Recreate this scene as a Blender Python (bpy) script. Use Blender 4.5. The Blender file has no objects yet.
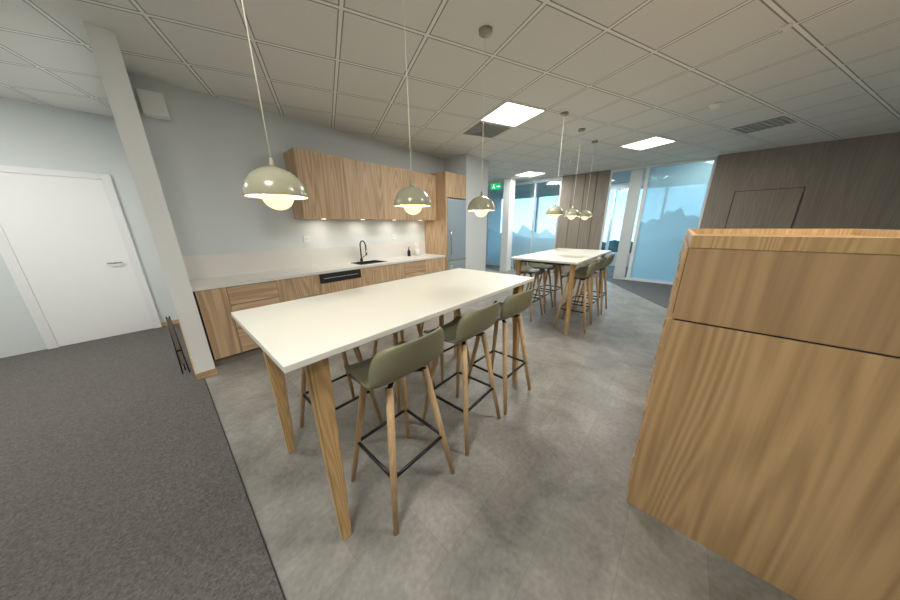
import bpy, bmesh, random
from math import *
from mathutils import Vector, Matrix
random.seed(4)
S=bpy.context.scene
COL=S.collection
# ------------------------------------------------------------------ materials
def newmat(name):
    m=bpy.data.materials.new(name); m.use_nodes=True
    nt=m.node_tree; b=nt.nodes['Principled BSDF']; return m,nt,b
def plain(name,col,rough=.5,metal=0,bump=0,bscale=200,emit=None,es=0,var=0.04):
    m,nt,b=newmat(name)
    tc=nt.nodes.new('ShaderNodeTexCoord'); n=nt.nodes.new('ShaderNodeTexNoise'); n.inputs['Scale'].default_value=bscale
    nt.links.new(tc.outputs['Object'],n.inputs['Vector'])
    mx=nt.nodes.new('ShaderNodeMixRGB'); mx.inputs[1].default_value=(*[c*(1-var) for c in col],1); mx.inputs[2].default_value=(*[min(1,c*(1+var)) for c in col],1)
    nt.links.new(n.outputs['Fac'],mx.inputs[0]); nt.links.new(mx.outputs[0],b.inputs['Base Color'])
    b.inputs['Roughness'].default_value=rough; b.inputs['Metallic'].default_value=metal
    if bump:
        bp=nt.nodes.new('ShaderNodeBump'); bp.inputs['Strength'].default_value=bump; bp.inputs['Distance'].default_value=.002
        nt.links.new(n.outputs['Fac'],bp.inputs['Height']); nt.links.new(bp.outputs[0],b.inputs['Normal'])
    if emit: b.inputs['Emission Color'].default_value=(*emit,1); b.inputs['Emission Strength'].default_value=es
    return m
def wood(name,c1,c2,scale=(5,5,.35),rough=.5,freq=200,wA=.25,wB=.45):
    m,nt,b=newmat(name); N=nt.nodes.new; L=nt.links.new
    tc=N('ShaderNodeTexCoord'); oi=N('ShaderNodeObjectInfo'); add=N('ShaderNodeVectorMath'); add.operation='ADD'
    ml=N('ShaderNodeVectorMath'); ml.operation='SCALE'; ml.inputs['Scale'].default_value=7.0
    cmb=N('ShaderNodeCombineXYZ')
    for i in range(3): L(oi.outputs['Random'],cmb.inputs[i])
    L(cmb.outputs[0],ml.inputs[0]); L(tc.outputs['Object'],add.inputs[0]); L(ml.outputs[0],add.inputs[1])
    mp=N('ShaderNodeMapping'); mp.inputs['Scale'].default_value=scale; L(add.outputs[0],mp.inputs[0])
    n=N('ShaderNodeTexNoise'); n.inputs['Scale'].default_value=1.0; n.inputs['Detail'].default_value=1.0; L(mp.outputs[0],n.inputs[0])
    mu=N('ShaderNodeMath'); mu.operation='MULTIPLY'; mu.inputs[1].default_value=freq; L(n.outputs['Fac'],mu.inputs[0])
    si=N('ShaderNodeMath'); si.operation='SINE'; L(mu.outputs[0],si.inputs[0])
    # grain lines
    hs=N('ShaderNodeMath'); hs.operation='MULTIPLY_ADD'; hs.inputs[1].default_value=.5*wA; hs.inputs[2].default_value=.5; L(si.outputs[0],hs.inputs[0])
    fm=N('ShaderNodeMapping'); big=max(scale); fm.inputs['Scale'].default_value=tuple(s*14 if s>big*.5 else s*3 for s in scale); L(add.outputs[0],fm.inputs[0])
    fn=N('ShaderNodeTexNoise'); fn.inputs['Scale'].default_value=1; fn.inputs['Detail'].default_value=4; L(fm.outputs[0],fn.inputs[0])
    a3=N('ShaderNodeMath'); a3.operation='MULTIPLY_ADD'; a3.inputs[1].default_value=wB; L(fn.outputs['Fac'],a3.inputs[0]); L(hs.outputs[0],a3.inputs[2])
    a4=N('ShaderNodeMath'); a4.operation='MULTIPLY_ADD'; a4.inputs[1].default_value=.35; L(n.outputs['Fac'],a4.inputs[0]); L(a3.outputs[0],a4.inputs[2])
    r=N('ShaderNodeValToRGB'); r.color_ramp.elements[0].position=.0; r.color_ramp.elements[1].position=1.0
    mr=N('ShaderNodeMapRange'); mr.inputs[1].default_value=.66; mr.inputs[2].default_value=1.12; L(a4.outputs[0],mr.inputs[0])
    r.color_ramp.elements[0].color=(*c2,1); r.color_ramp.elements[1].color=(*c1,1); L(mr.outputs[0],r.inputs[0]); L(r.outputs[0],b.inputs['Base Color'])
    b.inputs['Roughness'].default_value=rough
    bp=N('ShaderNodeBump'); bp.inputs['Strength'].default_value=.12; bp.inputs['Distance'].default_value=.001; L(fn.outputs['Fac'],bp.inputs['Height']); L(bp.outputs[0],b.inputs['Normal'])
    return m
M={}
M['wall']=plain('wall_paint',(.68,.72,.72),.8,bump=.1,bscale=120,var=.015)
M['wall_white']=plain('white_paint',(.88,.88,.86),.7,var=.01)
M['trimwhite']=plain('trim_white',(.82,.83,.82),.5)
M['oak']=wood('oak_front',(.62,.44,.27),(.34,.22,.12),(5,5,.32),.5,110,.26,.6)
M['oakh']=wood('oak_front_horizontal',(.62,.44,.27),(.34,.22,.12),(.32,5,5),.5,110,.26,.6)
M['oakleg']=wood('oak_leg',(.66,.45,.25),(.46,.30,.15),(12,12,1),.45,120,.2,.4)
M['oaktable']=wood('oak_table_leg',(.66,.43,.20),(.43,.265,.11),(9,9,.6),.4,120,.25,.4)
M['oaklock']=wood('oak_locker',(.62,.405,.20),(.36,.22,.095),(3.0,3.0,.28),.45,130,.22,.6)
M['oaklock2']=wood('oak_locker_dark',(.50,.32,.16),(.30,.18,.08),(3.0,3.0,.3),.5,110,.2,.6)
M['brownwall']=wood('brown_panel',(.32,.28,.23),(.23,.20,.165),(5,5,.3),.6,80,.2,.5)
M['top']=plain('white_laminate',(.755,.75,.68),.38,var=.01)
M['counter']=plain('counter_laminate',(.76,.75,.71),.35,var=.02)
M['olive']=plain('olive_plastic',(.215,.21,.125),.42,bump=.05,bscale=400)
M['shade']=plain('sage_enamel',(.345,.335,.235),.2,var=.01)
M['inner']=plain('white_enamel',(.85,.8,.65),.5)
M['bowl']=plain('lamp_bowl',(.8,.72,.5),.4,emit=(1,.80,.5),es=1.1)
M['black']=plain('black_metal',(.015,.015,.016),.4,.3)
M['blackp']=plain('black_composite',(.02,.02,.02),.5)
M['steel']=plain('brushed_steel',(.44,.51,.55),.35,.5,var=.02)
M['chrome']=plain('chrome',(.5,.5,.5),.15,1)
M['dark']=plain('shadow_gap',(.03,.028,.025),.8)
M['kick']=plain('toe_kick',(.20,.17,.14),.6)
M['frame']=plain('partition_frame',(.60,.65,.67),.4,.1)
M['plaster']=plain('fixture_plastic',(.85,.85,.82),.5)
M['vent']=plain('vent_metal',(.50,.51,.50),.5,.1)
M['green']=plain('exit_green',(.0,.35,.12),.5,emit=(.0,.6,.2),es=.8)
M['white_e']=plain('exit_white',(.9,.9,.9),.5,emit=(1,1,1),es=1)
M['panel']=plain('light_diffuser',(.9,.9,.9),.5,emit=(1,.97,.90),es=6)
M['led']=plain('led_puck',(.9,.9,.8),.5,emit=(1,.90,.74),es=3)
M['tree']=plain('tree_foliage',(.03,.05,.03),.9,bscale=2,var=.5)
M['ground']=plain('outdoor_ground',(.06,.08,.06),.9,bscale=.3,var=.4)
M['chairblack']=plain('chair_fabric',(.02,.022,.026),.8)
def carpet(name,c):
    m,nt,b=newmat(name);N=nt.nodes.new;L=nt.links.new
    tc=N('ShaderNodeTexCoord');n=N('ShaderNodeTexNoise');n.inputs['Scale'].default_value=90;n.inputs['Detail'].default_value=6;n.inputs['Roughness'].default_value=.8
    L(tc.outputs['Object'],n.inputs[0])
    r=N('ShaderNodeValToRGB');r.color_ramp.elements[0].position=.35;r.color_ramp.elements[1].position=.68
    r.color_ramp.elements[0].color=(*[x*.45 for x in c],1);r.color_ramp.elements[1].color=(*[x*1.5 for x in c],1)
    L(n.outputs['Fac'],r.inputs[0]);L(r.outputs[0],b.inputs['Base Color']);b.inputs['Roughness'].default_value=.95
    bp=N('ShaderNodeBump');bp.inputs['Strength'].default_value=.6;bp.inputs['Distance'].default_value=.006;L(n.outputs['Fac'],bp.inputs['Height']);L(bp.outputs[0],b.inputs['Normal'])
    return m
M['carpet']=carpet('carpet_grey',(.135,.126,.115))
M['carpet2']=carpet('carpet_blue_grey',(.12,.13,.135))
def vinyl():
    m,nt,b=newmat('vinyl_stone');N=nt.nodes.new;L=nt.links.new
    tc=N('ShaderNodeTexCoord')
    n=N('ShaderNodeTexNoise');n.inputs['Scale'].default_value=3.2;n.inputs['Detail'].default_value=9;n.inputs['Roughness'].default_value=.68;n.inputs['Distortion'].default_value=.5;L(tc.outputs['Object'],n.inputs[0])
    n2=N('ShaderNodeTexNoise');n2.inputs['Scale'].default_value=40;n2.inputs['Detail'].default_value=4;L(tc.outputs['Object'],n2.inputs[0])
    br=N('ShaderNodeTexBrick');br.inputs['Scale'].default_value=1;br.inputs['Brick Width'].default_value=.6;br.inputs['Row Height'].default_value=.3;br.inputs['Mortar Size'].default_value=.0016;br.inputs['Mortar Smooth'].default_value=.3
    br.inputs['Color1'].default_value=(.43,.43,.43,1);br.inputs['Color2'].default_value=(.58,.58,.58,1);br.inputs['Mortar'].default_value=(.33,.33,.33,1);L(tc.outputs['Object'],br.inputs[0])
    r=N('ShaderNodeValToRGB');r.color_ramp.elements[0].position=.3;r.color_ramp.elements[1].position=.72
    r.color_ramp.elements[0].color=(.178,.170,.152,1);r.color_ramp.elements[1].color=(.365,.352,.32,1)
    L(n.outputs['Fac'],r.inputs[0])
    mx=N('ShaderNodeMixRGB');mx.blend_type='OVERLAY';mx.inputs[0].default_value=.6;L(r.outputs[0],mx.inputs[1]);L(br.outputs[0],mx.inputs[2])
    mx2=N('ShaderNodeMixRGB');mx2.blend_type='OVERLAY';mx2.inputs[0].default_value=.3;L(mx.outputs[0],mx2.inputs[1]);L(n2.outputs['Fac'],mx2.inputs[2])
    L(mx2.outputs[0],b.inputs['Base Color']);b.inputs['Roughness'].default_value=.38
    bp=N('ShaderNodeBump');bp.inputs['Strength'].default_value=.12;bp.inputs['Distance'].default_value=.002;L(n2.outputs['Fac'],bp.inputs['Height']);L(bp.outputs[0],b.inputs['Normal'])
    return m
M['vinyl']=vinyl()
G=-.4096; GO=Vector((3.036,1.785,0)); EX=Vector((cos(G),sin(G),0)); EY=Vector((-sin(G),cos(G),0))
def ceilmat():
    m,nt,b=newmat('ceiling_tiles');N=nt.nodes.new;L=nt.links.new
    tc=N('ShaderNodeTexCoord');sb=N('ShaderNodeVectorMath');sb.operation='SUBTRACT';sb.inputs[1].default_value=GO;L(tc.outputs['Object'],sb.inputs[0])
    vr=N('ShaderNodeVectorRotate');vr.rotation_type='Z_AXIS';vr.inputs['Angle'].default_value=-G;L(sb.outputs[0],vr.inputs['Vector'])
    sx=N('ShaderNodeSeparateXYZ');L(vr.outputs[0],sx.inputs[0])
    ds=[]
    for i in (0,1):
        d=N('ShaderNodeMath');d.operation='DIVIDE';d.inputs[1].default_value=.6;L(sx.outputs[i],d.inputs[0])
        pp=N('ShaderNodeMath');pp.operation='PINGPONG';pp.inputs[1].default_value=.5;L(d.outputs[0],pp.inputs[0]);ds.append(pp)
    mn=N('ShaderNodeMath');mn.operation='MINIMUM';L(ds[0].outputs[0],mn.inputs[0]);L(ds[1].outputs[0],mn.inputs[1])
    r=N('ShaderNodeValToRGB');r.color_ramp.interpolation='CONSTANT';e=r.color_ramp.elements
    e[0].position=0;e[0].color=(.88,.88,.84,1);e[1].position=.018;e[1].color=(.28,.28,.26,1)  # white T-bar band, then gap shadow painted in as a dark band
    x=e.new(.032);x.color=(.76,.755,.71,1)
    L(mn.outputs[0],r.inputs[0])
    n=N('ShaderNodeTexNoise');n.inputs['Scale'].default_value=60;n.inputs['Detail'].default_value=4;L(tc.outputs['Object'],n.inputs[0])
    mx=N('ShaderNodeMixRGB');mx.blend_type='OVERLAY';mx.inputs[0].default_value=.12;L(r.outputs[0],mx.inputs[1]);L(n.outputs['Fac'],mx.inputs[2])
    L(mx.outputs[0],b.inputs['Base Color']);b.inputs['Roughness'].default_value=.85
    return m
M['ceil']=ceilmat()
def glassmat(name,col,alpha,rough=.05):
    m=bpy.data.materials.new(name);m.use_nodes=True;nt=m.node_tree;nt.nodes.clear();N=nt.nodes.new;L=nt.links.new
    o=N('ShaderNodeOutputMaterial');t=N('ShaderNodeBsdfTransparent');t.inputs[0].default_value=(*col,1);g=N('ShaderNodeBsdfGlossy');g.inputs['Roughness'].default_value=rough
    mx=N('ShaderNodeMixShader');mx.inputs[0].default_value=alpha;L(t.outputs[0],mx.inputs[1]);L(g.outputs[0],mx.inputs[2]);L(mx.outputs[0],o.inputs[0]);return m
M['glass']=glassmat('clear_glass',(.86,.95,.98),.06)
def film(name,op,c):
    m=bpy.data.materials.new(name);m.use_nodes=True;nt=m.node_tree;nt.nodes.clear();N=nt.nodes.new;L=nt.links.new
    o=N('ShaderNodeOutputMaterial');t=N('ShaderNodeBsdfTransparent');t.inputs[0].default_value=(.8,.93,.98,1)
    tr=N('ShaderNodeBsdfTranslucent');tr.inputs[0].default_value=(*c,1);d=N('ShaderNodeBsdfDiffuse');d.inputs[0].default_value=(*[x*.9 for x in c],1)
    a=N('ShaderNodeMixShader');a.inputs[0].default_value=.4;L(tr.outputs[0],a.inputs[1]);L(d.outputs[0],a.inputs[2])
    mx=N('ShaderNodeMixShader');mx.inputs[0].default_value=op;L(t.outputs[0],mx.inputs[1]);L(a.outputs[0],mx.inputs[2]);L(mx.outputs[0],o.inputs[0]);return m
M['film']=film('frosted_film',.85,(.66,.86,.92));M['film2']=film('frosted_film_light',.78,(.62,.84,.91))
# ------------------------------------------------------------------ helpers
def empty(name,loc=(0,0,0),rz=0):
    o=bpy.data.objects.new(name,None);o.location=loc;o.rotation_euler=(0,0,rz);o.empty_display_size=.1;COL.objects.link(o);return o
def addobj(name,me,mat=None,parent=None,loc=(0,0,0),smooth=False):
    o=bpy.data.objects.new(name,me);o.location=loc;COL.objects.link(o)
    if mat and not me.materials: me.materials.append(mat)
    if parent: o.parent=parent
    if smooth:
        for p in me.polygons:p.use_smooth=True
    return o
def box(name,x0,x1,y0,y1,z0,z1,mat,parent=None,bev=0.0,rz=0):
    cx,cy,cz=(x0+x1)/2,(y0+y1)/2,(z0+z1)/2
    bm=bmesh.new();bmesh.ops.create_cube(bm,size=1);bmesh.ops.scale(bm,vec=(abs(x1-x0),abs(y1-y0),abs(z1-z0)),verts=bm.verts)
    if bev: bmesh.ops.bevel(bm,geom=bm.edges[:],offset=bev,segments=2,affect='EDGES',profile=.7)
    me=bpy.data.meshes.new(name);bm.to_mesh(me);bm.free()
    o=addobj(name,me,mat,parent,(cx,cy,cz));o.rotation_euler=(0,0,rz);return o
def tube(name,pts,radii,mat,parent=None,seg=14,caps=True):
    bm=bmesh.new();rings=[];n=len(pts);P=[Vector(p) for p in pts]
    if not hasattr(radii,'__len__'):radii=[radii]*n
    prev=None
    for i in range(n):
        t=(P[min(i+1,n-1)]-P[max(i-1,0)]).normalized()
        if prev is None:
            a=Vector((0,0,1)) if abs(t.z)<.9 else Vector((1,0,0)); u=t.cross(a).normalized()
        else: u=(prev-t*prev.dot(t)).normalized()
        prev=u;v=t.cross(u)
        rings.append([bm.verts.new(P[i]+(u*cos(2*pi*k/seg)+v*sin(2*pi*k/seg))*radii[i]) for k in range(seg)])
    for a,b in zip(rings,rings[1:]):
        for k in range(seg): bm.faces.new((a[k],a[(k+1)%seg],b[(k+1)%seg],b[k]))
    if caps: bm.faces.new(rings[0][::-1]);bm.faces.new(rings[-1])
    bmesh.ops.recalc_face_normals(bm,faces=bm.faces)
    me=bpy.data.meshes.new(name);bm.to_mesh(me);bm.free();return addobj(name,me,mat,parent,smooth=True)
def lathe(name,prof,mat,parent=None,seg=48,loc=(0,0,0)):
    bm=bmesh.new();rings=[]
    for r,z in prof:
        if r<1e-5: rings.append([bm.verts.new((0,0,z))])
        else: rings.append([bm.verts.new((r*cos(2*pi*k/seg),r*sin(2*pi*k/seg),z)) for k in range(seg)])
    for a,b in zip(rings,rings[1:]):
        for k in range(seg):
            k2=(k+1)%seg
            if len(a)==1 and len(b)==1: continue
            if len(a)==1: bm.faces.new((a[0],b[k2],b[k]))
            elif len(b)==1: bm.faces.new((a[k],a[k2],b[0]))
            else: bm.faces.new((a[k],a[k2],b[k2],b[k]))
    bmesh.ops.recalc_face_normals(bm,faces=bm.faces)
    me=bpy.data.meshes.new(name);bm.to_mesh(me);bm.free();return addobj(name,me,mat,parent,loc,True)
def polyslab(name,pts,z0,z1,mat,parent=None):
    bm=bmesh.new();a=[bm.verts.new((x,y,z0)) for x,y in pts];b=[bm.verts.new((x,y,z1)) for x,y in pts];n=len(pts)
    bm.faces.new(a[::-1]);bm.faces.new(b)
    for i in range(n): bm.faces.new((a[i],a[(i+1)%n],b[(i+1)%n],b[i]))
    bmesh.ops.recalc_face_normals(bm,faces=bm.faces)
    me=bpy.data.meshes.new(name);bm.to_mesh(me);bm.free();return addobj(name,me,mat,parent)
def taperleg(name,top,bot,wt,wb,mat,parent):
    bm=bmesh.new();T=Vector(top);B=Vector(bot);vs=[]
    for P,w in ((B,wb),(T,wt)):
        vs.append([bm.verts.new(P+Vector((sx*w[0]/2,sy*w[1]/2,0))) for sx,sy in ((-1,-1),(1,-1),(1,1),(-1,1))])
    bm.faces.new(vs[0][::-1]);bm.faces.new(vs[1])
    for k in range(4): bm.faces.new((vs[0][k],vs[0][(k+1)%4],vs[1][(k+1)%4],vs[1][k]))
    bmesh.ops.recalc_face_normals(bm,faces=bm.faces)
    bmesh.ops.bevel(bm,geom=bm.edges[:],offset=.005,segments=2,affect='EDGES')
    me=bpy.data.meshes.new(name);bm.to_mesh(me);bm.free();return addobj(name,me,mat,parent)
def light(name,kind,loc,power,col,size=.5,sy=None,rot=(0,0,0),parent=None):
    l=bpy.data.lights.new(name,kind);l.energy=power;l.color=col
    if kind=='AREA':
        l.size=size
        if sy: l.shape='RECTANGLE';l.size_y=sy
    elif kind=='POINT': l.shadow_soft_size=size
    o=bpy.data.objects.new(name,l);o.location=loc;o.rotation_euler=rot;COL.objects.link(o)
    if parent:o.parent=parent
    return o
H=2.85
# ------------------------------------------------------------------ room shell
box('floor',-2.6,11,-3.6,6.5,-.1,0,M['vinyl'])
box('ceiling',-2.6,11,-3.6,6.5,H,H+.1,None)
co=bpy.data.objects['ceiling']; me=co.data
for v in me.vertices: v.co=v.co+co.location
co.location=(0,0,0); me.materials.append(M['ceil'])
box('wall_west',-2.72,-2.6,-3.6,6.5,0,H,M['wall'])
box('wall_south',-2.6,11,-3.72,-3.6,0,H,M['wall'])
box('wall_hall_back',-2.6,.14,5.8,5.92,0,H,M['wall'])
box('wall_hall',0.0,.14,3.38,5.8,0,H,M['wall_white'])
box('wall_north',.14,4.5,4.123,4.24,0,H,M['wall'])
box('wall_fridge',4.5,5.3,3.51,6.5,0,H,M['wall'])
box('wall_north_far',5.3,11,6.5,6.62,0,H,M['wall'])
box('wall_brown_panel',8.35,8.47,1.70,2.93,0,H,M['brownwall'])
box('wall_east',8.25,8.4,-3.6,-.28,0,H,M['brownwall'])
for i,y in enumerate((2.0,2.3,2.62)): box('trim_%d'%(i+1),8.344,8.352,y-.003,y+.003,0,H,M['dark'])
box('baseboard_hall_end',-.008,.148,3.368,3.38,0,.07,M['oakh'])
box('baseboard_hall',-.012,0,3.38,5.8,0,.07,M['oakh'])
box('baseboard_hall_back',-.2,-.012,5.79,5.8,0,.07,M['oakh'])
box('baseboard_fridge',4.5,5.31,3.50,3.51,0,.07,M['trimwhite'])
polyslab('carpet_hall',[(-2.6,-3.6),(.038,-3.6),(.038,3.368),(-.008,3.368),(-.012,5.79),(-2.6,5.79)],0,.006,M['carpet'])
polyslab('carpet_office',[(11,-3.6),(11,6.5),(8.3,6.5),(8.3,1.5),(7.8,1.21),(5.9,0.0),(5.9,-3.6)],0,.006,M['carpet2'])
polyslab('trim_carpet_edge',[(.038,-3.6),(.044,-3.6),(.044,3.368),(.038,3.368)],0,.007,M['dark'])
# hall door
d=empty('door_1')
box('leaf',-1.1,-.28,5.77,5.80,.01,2.08,M['wall_white'],d,.003)
box('jamb_right',-.28,-.20,5.76,5.80,0,2.15,M['trimwhite'],d,.003)
box('jamb_left',-1.18,-1.10,5.76,5.80,0,2.15,M['trimwhite'],d,.003)
box('head',-1.1,-.28,5.76,5.80,2.08,2.15,M['trimwhite'],d,.003)
tube('handle',[(-.36,5.77,1.02),(-.36,5.72,1.02),(-.48,5.72,1.02)],.009,M['chrome'],d)
d=empty('door_2')
box('leaf',8.23,8.25,-1.56,-.68,.01,2.10,M['brownwall'],d,.002)
for n,a in (('gap_left',(8.228,8.25,-.68,-.672,0,2.11)),('gap_right',(8.228,8.25,-1.568,-1.56,0,2.11)),('gap_top',(8.228,8.25,-1.568,-.672,2.10,2.108))): box(n,*a,M['dark'],d)
tube('handle',[(8.23,-.76,1.02),(8.18,-.76,1.02),(8.18,-.88,1.02)],.009,M['chrome'],d)
# ------------------------------------------------------------------ glass partition
g=empty('glass_partition')
def fr(n,y0,y1,z0,z1,m='frame',x0=8.36,x1=8.44): return box(n,x0,x1,y0,y1,z0,z1,M[m],g,.002)
fr('head_rail',2.93,6.5,2.75,2.85);fr('sill_rail',2.93,6.5,0,.07)
k=0
for y in (2.96,3.75,4.6,5.5,6.46): fr('mullion_%d'%k,y-.025,y+.025,.07,2.75);k+=1
for i,(a,b) in enumerate(((2.985,3.725),(3.775,4.575),(4.625,5.475),(5.525,6.435))):
    box('pane_%d'%i,8.395,8.405,a,b,.07,2.75,M['glass'],g)
def filmpiece(name,ridge,z0,mat,x=8.389):
    bm=bmesh.new();n=len(ridge);lo=[bm.verts.new((x,y,z0)) for y,z in ridge];hi=[bm.verts.new((x,y,z)) for y,z in ridge]
    for i in range(n-1): bm.faces.new((lo[i],lo[i+1],hi[i+1],hi[i]))
    me=bpy.data.meshes.new(name);bm.to_mesh(me);bm.free();addobj(name,me,mat,g)
filmpiece('film_band_a',[(2.985,1.15),(3.3,1.35),(3.5,1.2),(3.725,1.3)],.07,M['film'])
filmpiece('film_band_b',[(3.775,1.3),(4.1,1.5),(4.3,1.2),(4.575,1.35)],.07,M['film'])
filmpiece('film_band_c',[(4.625,1.35),(5.0,1.2),(5.475,1.4)],.07,M['film'])
g=empty('glass_wall')
fr('head_rail_b',-.28,1.70,2.79,2.85,'trimwhite');fr('sill_rail_b',-.28,1.24,0,.06,'trimwhite')
fr('post_a',1.66,1.70,0,2.79,'trimwhite')
fr('door_stile',.98,1.24,.06,2.79,'frame',8.34,8.44)
fr('post_b',.86,.93,0.06,2.79,'trimwhite');fr('post_c',-.28,-.24,0.06,2.79,'trimwhite')
box('pane_clear',8.395,8.405,1.24,1.66,0,2.79,M['glass'],g)
box('pane_gap',8.395,8.405,.93,.98,.06,2.79,M['glass'],g)
box('pane_frosted',8.395,8.405,-.24,.86,.06,2.79,M['glass'],g)
filmpiece('mountain_film',[(-.24,1.60),(-.1,1.68),(.0,1.62),(.12,1.84),(.25,1.74),(.36,1.78),(.5,1.56),(.62,1.62),(.75,1.5),(.86,1.54)],.06,M['film'],8.385)
filmpiece('upper_film',[(-.24,2.79),(.3,2.79),(.86,2.79)],.07,M['film2'])
c=empty('structural_column')
box('shaft',7.55,7.85,4.18,4.42,0,H,M['wall_white'],c,.004);box('plinth',7.54,7.86,4.17,4.43,0,.08,M['trimwhite'],c,.002)
# ------------------------------------------------------------------ exterior windows x=11
box('wall_window_sill',11,11.15,-3.6,6.5,0,.45,M['wall'])
box('wall_window_head',11,11.15,-3.6,6.5,2.65,H,M['wall'])
yy=[-3.6,-2.2,-.8,.6,2.0,3.4,4.8,6.2]
for i,y in enumerate(yy):
    box('trim_%d'%(i+10),11,11.12,y-.04,y+.04,.45,2.65,M['trimwhite'])
for i,(a,b) in enumerate(zip(yy,yy[1:])):
    w=empty('window_%d'%(i+1))
    box('pane',11.06,11.07,a+.04,b-.04,.45,2.65,M['glass'],w)
    box('frame_bottom',11.03,11.1,a+.04,b-.04,.45,.50,M['frame'],w);box('frame_top',11.03,11.1,a+.04,b-.04,2.6,2.65,M['frame'],w)
box('wall_office_south',8.4,11,-.42,-.3,0,H,M['wall'])
gmesh=box('outdoor_ground',12,160,-90,120,-9.1,-9,M['ground'])
def trees():
    bm=bmesh.new()
    for i in range(170):
        x=random.uniform(50,80);y=random.uniform(-60,90);r=random.uniform(2.2,3.6)
        mt=Matrix.Translation((x,y,random.uniform(-7.5,-4.2)))@Matrix.Diagonal((r,r,r*random.uniform(.9,1.3),1))
        bmesh.ops.create_icosphere(bm,subdivisions=2,radius=1,matrix=mt)
    for v in bm.verts: v.co+=Vector((random.uniform(-.4,.4),random.uniform(-.4,.4),random.uniform(-.4,.4)))
    me=bpy.data.meshes.new('tree_line');bm.to_mesh(me);bm.free();addobj('tree_line',me,M['tree'])
trees()
# ------------------------------------------------------------------ ceiling fixtures
def cell(k,m,name,fn):
    p=GO+EX*(.6*(k+.5))+EY*(.6*(m+.5)); e=empty(name,(p.x,p.y,H),G); fn(e); return e
def panel(e,pw=None):
    a=.285
    for n,b in (('rim_a',(-.3,.3,a,.3)),('rim_b',(-.3,.3,-.3,-a)),('rim_c',(-.3,-a,-a,a)),('rim_d',(a,.3,-a,a))): box(n,*b,-.012,-.001,M['plaster'],e)
    box('diffuser',-a,a,-a,a,-.008,-.002,M['panel'],e)
    light('panel_lamp','AREA',(0,0,-.014),pw or PW,(1,.98,.93),.56,parent=e)
PW=43
for k,m in ((0,0),(5,0),(5,5),(-5,-5),(0,-5),(-9,0),(10,0),(10,5),(-10,-5)):  # panels behind camera and in hall are unseen, added to brighten the room
    cell(k,m,'ceiling_light_panel',panel)
def ventf(e):
    for n,b in (('rim_a',(-.29,.29,.27,.29)),('rim_b',(-.29,.29,-.29,-.27)),('rim_c',(-.29,-.27,-.27,.27)),('rim_d',(.27,.29,-.27,.27))): box(n,*b,-.012,-.001,M['plaster'],e)
    box('back',-.27,.27,-.27,.27,-.004,-.002,M['vent'],e)
    for i in range(9):
        y=-.24+i*.06;o=box('slat_%d'%i,-.27,.27,y-.024,y+.024,-.012,-.009,M['vent'],e);o.rotation_euler=(.2,0,0)
cell(0,1,'ceiling_air_vent',ventf);cell(6,-2,'ceiling_air_vent',ventf)
sd=empty('smoke_detector',(4.83,-.03,H))
lathe('base',[(0,-.001),(.06,-.001),(.06,-.02),(.045,-.03),(.04,-.05),(.025,-.058),(0,-.06)],M['plaster'],sd,32)
for i,(x,y) in enumerate(((2.6,3.3),(6.6,2.2),(3.4,-.3))):
    s=empty('sprinkler_head',(x,y,H));lathe('rosette',[(0,-.001),(.035,-.001),(.03,-.012),(.012,-.02),(.01,-.035),(.02,-.04),(0,-.042)],M['plaster'],s,24)
# exit sign
e=empty('exit_sign',(6.55,4.08,2.50),radians(-60))
box('housing',-.14,.14,-.015,.015,-.075,.075,M['green'],e,.003)
tube('hanger_a',[(-.12,0,.075),(-.12,0,.35)],.004,M['plaster'],e,8);tube('hanger_b',[(.12,0,.075),(.12,0,.35)],.004,M['plaster'],e,8)
def flat(name,pts,par):
    bm=bmesh.new();f=bm.faces.new([bm.verts.new((x*.85,-.0165,z*.85)) for x,z in pts]);me=bpy.data.meshes.new(name);bm.to_mesh(me);bm.free();return addobj(name,me,M['white_e'],par)
flat('figure_head',[(-.06+.016*cos(t*pi/6),.055+.016*sin(t*pi/6)) for t in range(12)],e)
flat('figure_body',[(-.085,.03),(-.055,.035),(-.045,-.015),(-.02,-.03),(-.035,-.07),(-.05,-.065),(-.042,-.035),(-.07,-.015),(-.1,-.06),(-.12,-.055),(-.085,-.01)],e)
flat('arrow',[(.02,.01),(.09,.01),(.09,.035),(.14,0),(.09,-.035),(.09,-.01),(.02,-.01)],e)
# ------------------------------------------------------------------ kitchen
YC=3.512;ZC=.896
kb=empty('kitchen_base_cabinets')
box('carcass',.15,3.85,YC+.035,4.12,.1,ZC-.035,M['dark'],kb)
box('toe_kick',.15,3.85,YC+.07,YC+.085,0,.1,M['kick'],kb)
def front(n,x0,x1,z0,z1,par,m='oak',y=YC+.012,th=.02): return box(n,x0+.002,x1-.002,y,y+th,z0+.002,z1-.002,M[m],par,.0015)
zt=ZC-.035
layout=[('d',.16,.40),('w3',.40,.86),('d',.86,1.36),('dw',1.36,1.96),('d',1.96,2.4),('d',2.4,2.8),('w3',2.8,3.3),('d',3.3,3.85)]
i=0
for kind,a,b in layout:
    if kind=='d': front('door_front_%d'%i,a,b,.1,zt,kb)
    elif kind=='w3':
        zz=[.1,.38,.66,zt]
        for j in range(3): front('drawer_front_%d_%d'%(i,j),a,b,zz[j],zz[j+1]-.004,kb,'oakh')
    else:
        front('dishwasher_front',a,b,.1,.73,kb); box('dishwasher_control_strip',a+.004,b-.004,YC+.004,YC+.032,.735,zt+.002,M['blackp'],kb,.002)
        box('dishwasher_vent',a+.05,b-.05,YC+.001,YC+.006,.79,.80,M['steel'],kb)
    i+=1
ct=empty('kitchen_counter')
sx0,sx1,sy0,sy1=2.05,2.50,3.66,3.98
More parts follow.
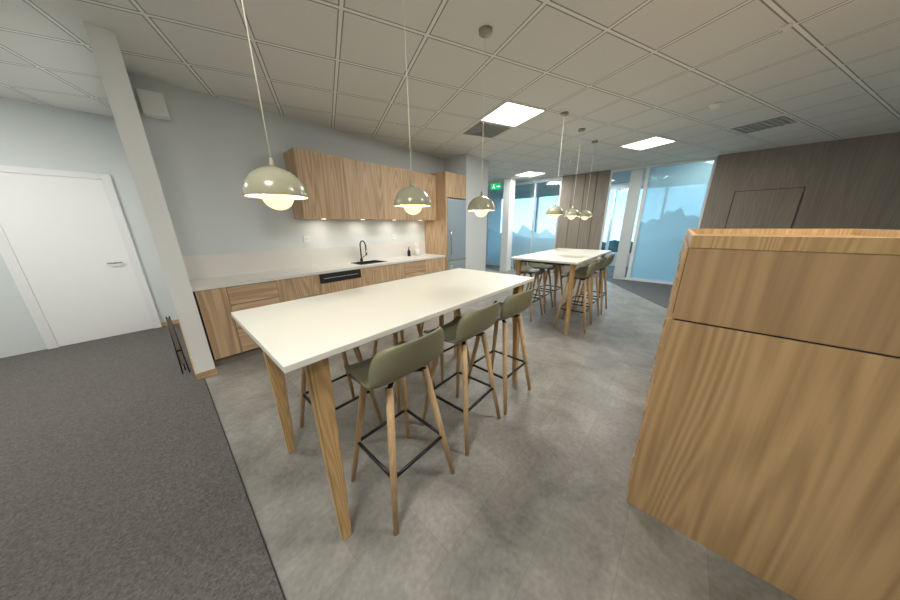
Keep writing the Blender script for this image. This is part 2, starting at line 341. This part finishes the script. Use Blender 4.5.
for n,b in (('top_left',(.14,sx0,YC,4.12)),('top_right',(sx1,3.85,YC,4.12)),('top_front',(sx0,sx1,YC,sy0)),('top_back',(sx0,sx1,sy1,4.12))): box(n,*b,ZC-.033,ZC,M['counter'],ct)
box('splash_panel',.14,3.85,4.105,4.122,ZC,ZC+.27,M['counter'],ct,.001)
sk=empty('kitchen_sink')
for n,b in (('wall_l',(sx0,sx0+.012,sy0,sy1)),('wall_r',(sx1-.012,sx1,sy0,sy1)),('wall_f',(sx0,sx1,sy0,sy0+.012)),('wall_b',(sx0,sx1,sy1-.012,sy1))): box(n,*b,ZC-.18,ZC+.006,M['blackp'],sk)
box('basin',sx0,sx1,sy0,sy1,ZC-.19,ZC-.18,M['blackp'],sk)
box('drainer',sx1,sx1+.04,sy0,sy1,ZC,ZC+.006,M['blackp'],sk)
fa=empty('kitchen_faucet',(2.28,4.03,ZC))
lathe('base',[(0,.05),(.022,.05),(.024,0.001),(0,0.001)],M['black'],fa,24)
tube('spout',[(0,0,.04),(0,0,.26)]+[(0,-.085+.085*cos(t),.26+.085*sin(t)) for t in [pi*j/10 for j in range(1,11)]]+[(0,-.17,.19)],.011,M['black'],fa)
tube('spray_head',[(0,-.17,.20),(0,-.17,.12)],[.014,.017],M['chrome'],fa)
tube('lever',[(.02,0,.06),(.09,0,.10)],.006,M['black'],fa)
so=empty('soap_bottle',(3.3,4.0,ZC));lathe('body',[(0,.001),(.03,.001),(.032,.1),(.012,.125),(.012,.15),(0,.15)],M['black'],so,24);tube('pump',[(0,0,.15),(0,0,.18),(0,-.04,.18)],.005,M['black'],so,8)
bh=empty('dish_brush_holder',(3.5,3.98,ZC));lathe('cup',[(0,.001),(.045,.001),(.05,.13),(.046,.13),(.042,.01),(0,.01)],M['wall_white'],bh,24)
for j,(dx,dy) in enumerate(((.02,.01),(-.02,0),(0,-.02))): tube('brush_%d'%j,[(dx*.5,dy*.5,.02),(dx*1.8,dy*1.5,.26)],.007,M['wall_white'],bh,8)
def socket(x,z):
    s=empty('wall_socket',(x,4.122,z));box('plate',-.045,.045,-.01,-.0005,-.045,.045,M['trimwhite'],s,.003)
    for sg in(-.018,.018): lathe('hole_%s'%('a' if sg<0 else 'b'),[(0,0),(.005,0),(.005,.002),(0,.002)],M['dark'],s,12,(sg,-.011,0)).rotation_euler=(pi/2,0,0)
socket(1.49,1.30);socket(3.05,1.28)
YU=3.752
uc=empty('kitchen_wall_cabinets')
box('carcass',1.37,3.85,YU+.02,4.12,1.58,2.405,M['oak'],uc)
for j in range(4):
    a=1.37+j*.62;front('wall_door_%d'%j,a,a+.62,1.575,2.405,uc,y=YU)
    lathe('puck_%d'%j,[(0,1.579),(.03,1.579),(.03,1.573),(0,1.573)],M['led'],uc,24,(a+.31,3.90,0))
    light('puck_lamp_%d'%j,'AREA',(a+.31,3.90,1.571),1.3,(1,.92,.78),.055,parent=uc)
tu=empty('tall_fridge_surround')
box('side_panel',3.855,3.905,YC-.01,4.12,0,2.45,M['oak'],tu,.002)
box('top_carcass',3.905,4.495,YC+.03,4.12,2.0,2.45,M['oak'],tu)
front('top_door_a',3.905,4.2,2.0,2.45,tu,y=YC);front('top_door_b',4.2,4.495,2.0,2.45,tu,y=YC)
fg=empty('refrigerator')
box('body',3.915,4.485,YC+.05,4.11,.02,1.98,M['steel'],fg)
box('upper_door',3.915,4.485,YC-.01,YC+.045,.78,1.98,M['steel'],fg,.008);box('lower_door',3.915,4.485,YC-.01,YC+.045,.05,.77,M['steel'],fg,.008)
tube('handle_upper',[(3.97,YC-.01,.9),(3.97,YC-.05,.92),(3.97,YC-.05,1.35),(3.97,YC-.01,1.37)],.008,M['chrome'],fg,10)
tube('handle_lower',[(3.97,YC-.01,.3),(3.97,YC-.05,.32),(3.97,YC-.05,.68),(3.97,YC-.01,.70)],.008,M['chrome'],fg,10)
sp=empty('wall_speaker',(.285,4.05,2.61),radians(-8))
box('case',-.085,.085,-.065,.06,-.10,.10,M['plaster'],sp,.012);box('grille',-.072,.072,-.068,-.064,-.088,.088,M['trimwhite'],sp,.002)
tube('bracket',[(0,.05,0),(0,.075,0)],.02,M['plaster'],sp)
# ------------------------------------------------------------------ tables
def table(name,x0,x1,y0,y1,T=1.0166):
    t=empty(name)
    box('top',x0,x1,y0,y1,T-.026,T,M['top'],t,.003)
    xm0,xm1,ym0,ym1=x0+.10,x1-.10,y0+.06,y1-.06
    for n,fx,fy,sx,sy in (('leg_1',xm0,ym0,1,1),('leg_2',xm1,ym0,-1,1),('leg_3',xm0,ym1,1,-1),('leg_4',xm1,ym1,-1,-1)):
        taperleg(n,(fx+sx*.03,fy+sy*.03,T-.03),(fx+sx*.022,fy,0),(.085,.05),(.046,.036),M['oaktable'],t)
    for n,yv in (('rail_1',ym0+.03),('rail_2',ym1-.03)): box(n,xm0+.08,xm1-.08,yv-.012,yv+.012,T-.066,T-.027,M['black'],t)
    for n,xv in (('rail_3',xm0+.045),('rail_4',xm1-.045)): box(n,xv-.012,xv+.012,ym0+.03,ym1-.03,T-.066,T-.027,M['black'],t)
table('bar_table',.195,2.174,.917,1.79)
table('bar_table',3.40,5.42,.90,1.83)
# ------------------------------------------------------------------ stools
def shellmesh():
    prof=[(.205,-.035,.155),(.195,-.008,.185),(.15,.002,.2),(.05,-.006,.212),(-.05,-.004,.218),(-.12,.012,.222),(-.17,.05,.226),(-.198,.105,.228),(-.212,.165,.222),(-.222,.215,.205),(-.226,.238,.17)]
    bm=bmesh.new();rows=[];n=12
    for j,(y,z,w) in enumerate(prof):
        back=max(0,min(1,(z-.0)/.12)) if y<-.06 else 0
        row=[]
        for i in range(n+1):
            u=-1+2*i/n
            X=w*sin(u*pi/2*.92)/sin(pi/2*.92)
            Z=z+(1-back)*.028*abs(u)**2.5
            Y=y+back*.085*abs(u)**2.2
            if back>0: Z-= .03*back*abs(u)**3
            row.append(bm.verts.new((X,Y,Z)))
        rows.append(row)
    for a,b in zip(rows,rows[1:]):
        for i in range(n): bm.faces.new((a[i],a[i+1],b[i+1],b[i]))
    bmesh.ops.recalc_face_normals(bm,faces=bm.faces)
    me=bpy.data.meshes.new('seat_shell');bm.to_mesh(me);bm.free();me.materials.append(M['olive'])
    for p in me.polygons:p.use_smooth=True
    return me
SM=shellmesh();SZ=.755
cache={}
def stool(x,y,rz):
    s=empty('bar_stool',(x,y,0),rz)
    o=addobj('seat_shell',SM,None,s,(0,0,SZ))
    a=o.modifiers.new('thick','SOLIDIFY');a.thickness=.012;a.offset=0
    b=o.modifiers.new('sub','SUBSURF');b.levels=2;b.render_levels=2
    def leg(sx,sy,z): 
        t=(SZ-.03-z)/(SZ-.03);return (sx*(.115+.10*t),sy*(.105+.105*t),z)
    if not cache:
        for k,(sx,sy) in enumerate(((-1,-1),(1,-1),(1,1),(-1,1))):
            cache['leg_%d'%(k+1)]=tube('leg_%d'%(k+1),[leg(sx,sy,0),leg(sx,sy,.35),leg(sx,sy,SZ-.022)],[.0135,.0175,.0195],M['oakleg'],s).data
        zf=.285;cs=[leg(-1,-1,zf),leg(1,-1,zf),leg(1,1,zf),leg(-1,1,zf)]
        for k in range(4): cache['footrest_%d'%(k+1)]=tube('footrest_%d'%(k+1),[cs[k],cs[(k+1)%4]],.0095,M['black'],s,10).data
        cache['bracket_1']=tube('bracket_1',[(-.12,-.11,SZ-.026),(.12,.11,SZ-.026)],.012,M['black'],s,8).data
        cache['bracket_2']=tube('bracket_2',[(.12,-.11,SZ-.026),(-.12,.11,SZ-.026)],.012,M['black'],s,8).data
    else:
        for k,me in cache.items(): addobj(k,me,None,s)
for x,y,r in ((.70,1.01,0),(1.285,1.03,.03),(1.80,1.02,-.02)): stool(x,y,r)
for x,y,r in ((.66,1.71,pi),(1.24,1.70,pi+.04),(1.80,1.71,pi-.03)): stool(x,y,r)
for x,y,r in ((3.93,1.0,.05),(4.45,1.02,-.04),(4.98,1.0,.02)): stool(x,y,r)
for x,y,r in ((3.90,1.76,pi),(4.43,1.77,pi+.05),(4.95,1.76,pi)): stool(x,y,r)
# ------------------------------------------------------------------ pendants
def pendant(x,y,zr=1.595,R=.12,pw=2.3):
    p=empty('pendant_lamp',(x,y,zr))
    outer=[(0.0,.118),(.012,.118)]+[(R*sin(t),.115*cos(t)) for t in [pi/2*j/14 for j in range(2,15)]]+[(R,-.004),(R-.003,-.004)]
    lathe('shade',outer,M['shade'],p,64)
    lathe('shade_lining',[(0,.110)]+[((R-.005)*sin(t),.110*cos(t)) for t in [pi/2*j/12 for j in range(1,13)]]+[(R-.003,-.004)],M['inner'],p,64)
    lathe('lower_bowl',[(.058,.006)]+[(.06*cos(t),-.058*sin(t)) for t in [pi/2*j/10 for j in range(0,11)]],M['bowl'],p,48)
    lathe('cap',[(0,.15),(.006,.15),(.009,.125),(.016,.117),(0,.117)],M['shade'],p,20)
    for k in range(3):
        a=k*2*pi/3;tube('strut_%d'%(k+1),[(.058*cos(a),.058*sin(a),.004),(.10*cos(a),.10*sin(a),.05)],.002,M['chrome'],p,6)
    tube('cord',[(0,0,.148),(0,0,H-zr-.02)],.0024,M['inner'],p,8)
    lathe('canopy',[(0,H-zr-.001),(.05,H-zr-.001),(.048,H-zr-.022),(.01,H-zr-.028),(0,H-zr-.028)],M['shade'],p,32)
    light('bulb','POINT',(0,0,.035),pw,(1,.78,.48),.025,parent=p)
for x in (.40,1.17,1.95): pendant(x,1.354)
for x in (3.85,4.62,5.40): pendant(x,1.41,1.61)
# ------------------------------------------------------------------ locker cabinet (right)
lk=empty('locker_cabinet')
X0,X1,Y0,Y1=1.41,3.4,-.95,-.03
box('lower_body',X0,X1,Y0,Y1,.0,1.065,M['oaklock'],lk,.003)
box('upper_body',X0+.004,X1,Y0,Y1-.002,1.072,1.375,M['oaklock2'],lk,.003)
box('seam',X0+.01,X1-.01,Y0+.01,Y1-.01,1.06,1.08,M['dark'],lk)
for n,b in (('rim_front',(X0,X0+.02,Y0,Y1)),('rim_back',(X1-.02,X1,Y0,Y1)),('rim_side_a',(X0+.02,X1-.02,Y1-.02,Y1)),('rim_side_b',(X0+.02,X1-.02,Y0,Y0+.02))): box(n,*b,1.372,1.42,M['oaktable'],lk,.002)
for j in range(4):
    a=X0+.02+j*.49
    for k2,(za,zb) in enumerate(((.08,.40),(.405,.73),(.735,1.055),(1.08,1.37))):
        box('locker_door_%d_%d'%(j,k2),a+.003,a+.487,Y1,Y1+.008,za,zb,M['oaklock'],lk,.001)
        box('latch_%d_%d'%(j,k2),a+.03,a+.06,Y1+.008,Y1+.014,(za+zb)/2-.02,(za+zb)/2+.02,M['oaktable'],lk,.002)
# ------------------------------------------------------------------ folded easel by hall wall
ea=empty('folded_easel',(-.07,3.66,.006))
for n,a,b in (('leg_a',(-.025,-.02,0),(-.01,.02,.62)),('leg_b',(.025,-.02,0),(.01,.02,.62)),('leg_c',(0,.08,0),(0,.03,.6))): tube(n,[a,b],.006,M['black'],ea,8)
box('board',-.015,.015,-.01,.0,.1,.6,M['kick'],ea,.002)
box('crossbar',-.025,.025,-.02,-.01,.25,.265,M['black'],ea)
# ------------------------------------------------------------------ office furniture behind glass
def officechair(x,y,rz):
    o=empty('office_chair',(x,y,.006),rz)
    box('seat',-.24,.24,-.23,.23,.44,.51,M['chairblack'],o,.03)
    b=box('backrest',-.22,.22,-.27,-.22,.58,1.05,M['chairblack'],o,.024);b.rotation_euler=(.15,0,0)
    tube('spine',[(0,-.1,.44),(0,-.26,.46),(0,-.27,.7)],.018,M['black'],o,8);tube('gas_lift',[(0,0,.09),(0,0,.44)],.022,M['black'],o,10)
    for k in range(5):
        a=k*2*pi/5;tube('base_arm_%d'%k,[(0,0,.1),(.28*cos(a),.28*sin(a),.07)],[.02,.012],M['black'],o,8)
        lathe('castor_%d'%k,[(0,-.015),(.028,-.015),(.028,.015),(0,.015)],M['black'],o,14,(.28*cos(a),.28*sin(a),.03)).rotation_euler=(pi/2,0,a)
for x,y,r in ((9.1,3.4,-1.6),(9.1,4.3,-1.5),(9.1,5.5,3.5)): officechair(x,y,r)
od=empty('office_desk');box('top',9.6,10.4,3.1,4.7,.72,.745,M['top'],od,.003)
for k,(x,y) in enumerate(((9.66,3.16),(10.34,3.16),(9.66,4.64),(10.34,4.64))): box('leg_%d'%k,x-.02,x+.02,y-.02,y+.02,.006,.72,M['black'],od)
# ------------------------------------------------------------------ world
w=bpy.data.worlds.new('World');S.world=w;w.use_nodes=True;nt=w.node_tree;bg=nt.nodes['Background']
tc=nt.nodes.new('ShaderNodeTexCoord');sx=nt.nodes.new('ShaderNodeSeparateXYZ');r=nt.nodes.new('ShaderNodeValToRGB')
nt.links.new(tc.outputs['Generated'],sx.inputs[0]);nt.links.new(sx.outputs[2],r.inputs[0]);nt.links.new(r.outputs[0],bg.inputs[0])
e=r.color_ramp.elements;e[0].position=0;e[0].color=(.62,.80,.92,1);e[1].position=.5;e[1].color=(.20,.48,.80,1);x=e.new(.15);x.color=(.36,.68,.90,1)
bg.inputs[1].default_value=3.3
# ------------------------------------------------------------------ camera
f,pitch,roll,yaw,h=254.79,.282,-.0086,.7248,1.4627
fw=Vector((cos(yaw),sin(yaw),0));rt=Vector((sin(yaw),-cos(yaw),0));up=Vector((0,0,1))
F=fw*cos(pitch)-up*sin(pitch);U=up*cos(pitch)+fw*sin(pitch);R=rt*cos(roll)+U*sin(roll);U2=U*cos(roll)-rt*sin(roll)
cd=bpy.data.cameras.new('camera');cd.sensor_width=36;cd.lens=f/900*36;cd.clip_start=.02;cd.clip_end=400
cm=bpy.data.objects.new('camera',cd);COL.objects.link(cm)
m=Matrix((( R.x,U2.x,-F.x,0),(R.y,U2.y,-F.y,0),(R.z,U2.z,-F.z,h),(0,0,0,1)));cm.matrix_world=m
S.camera=cm
S.view_settings.view_transform='Standard';S.view_settings.look='None';S.view_settings.exposure=0
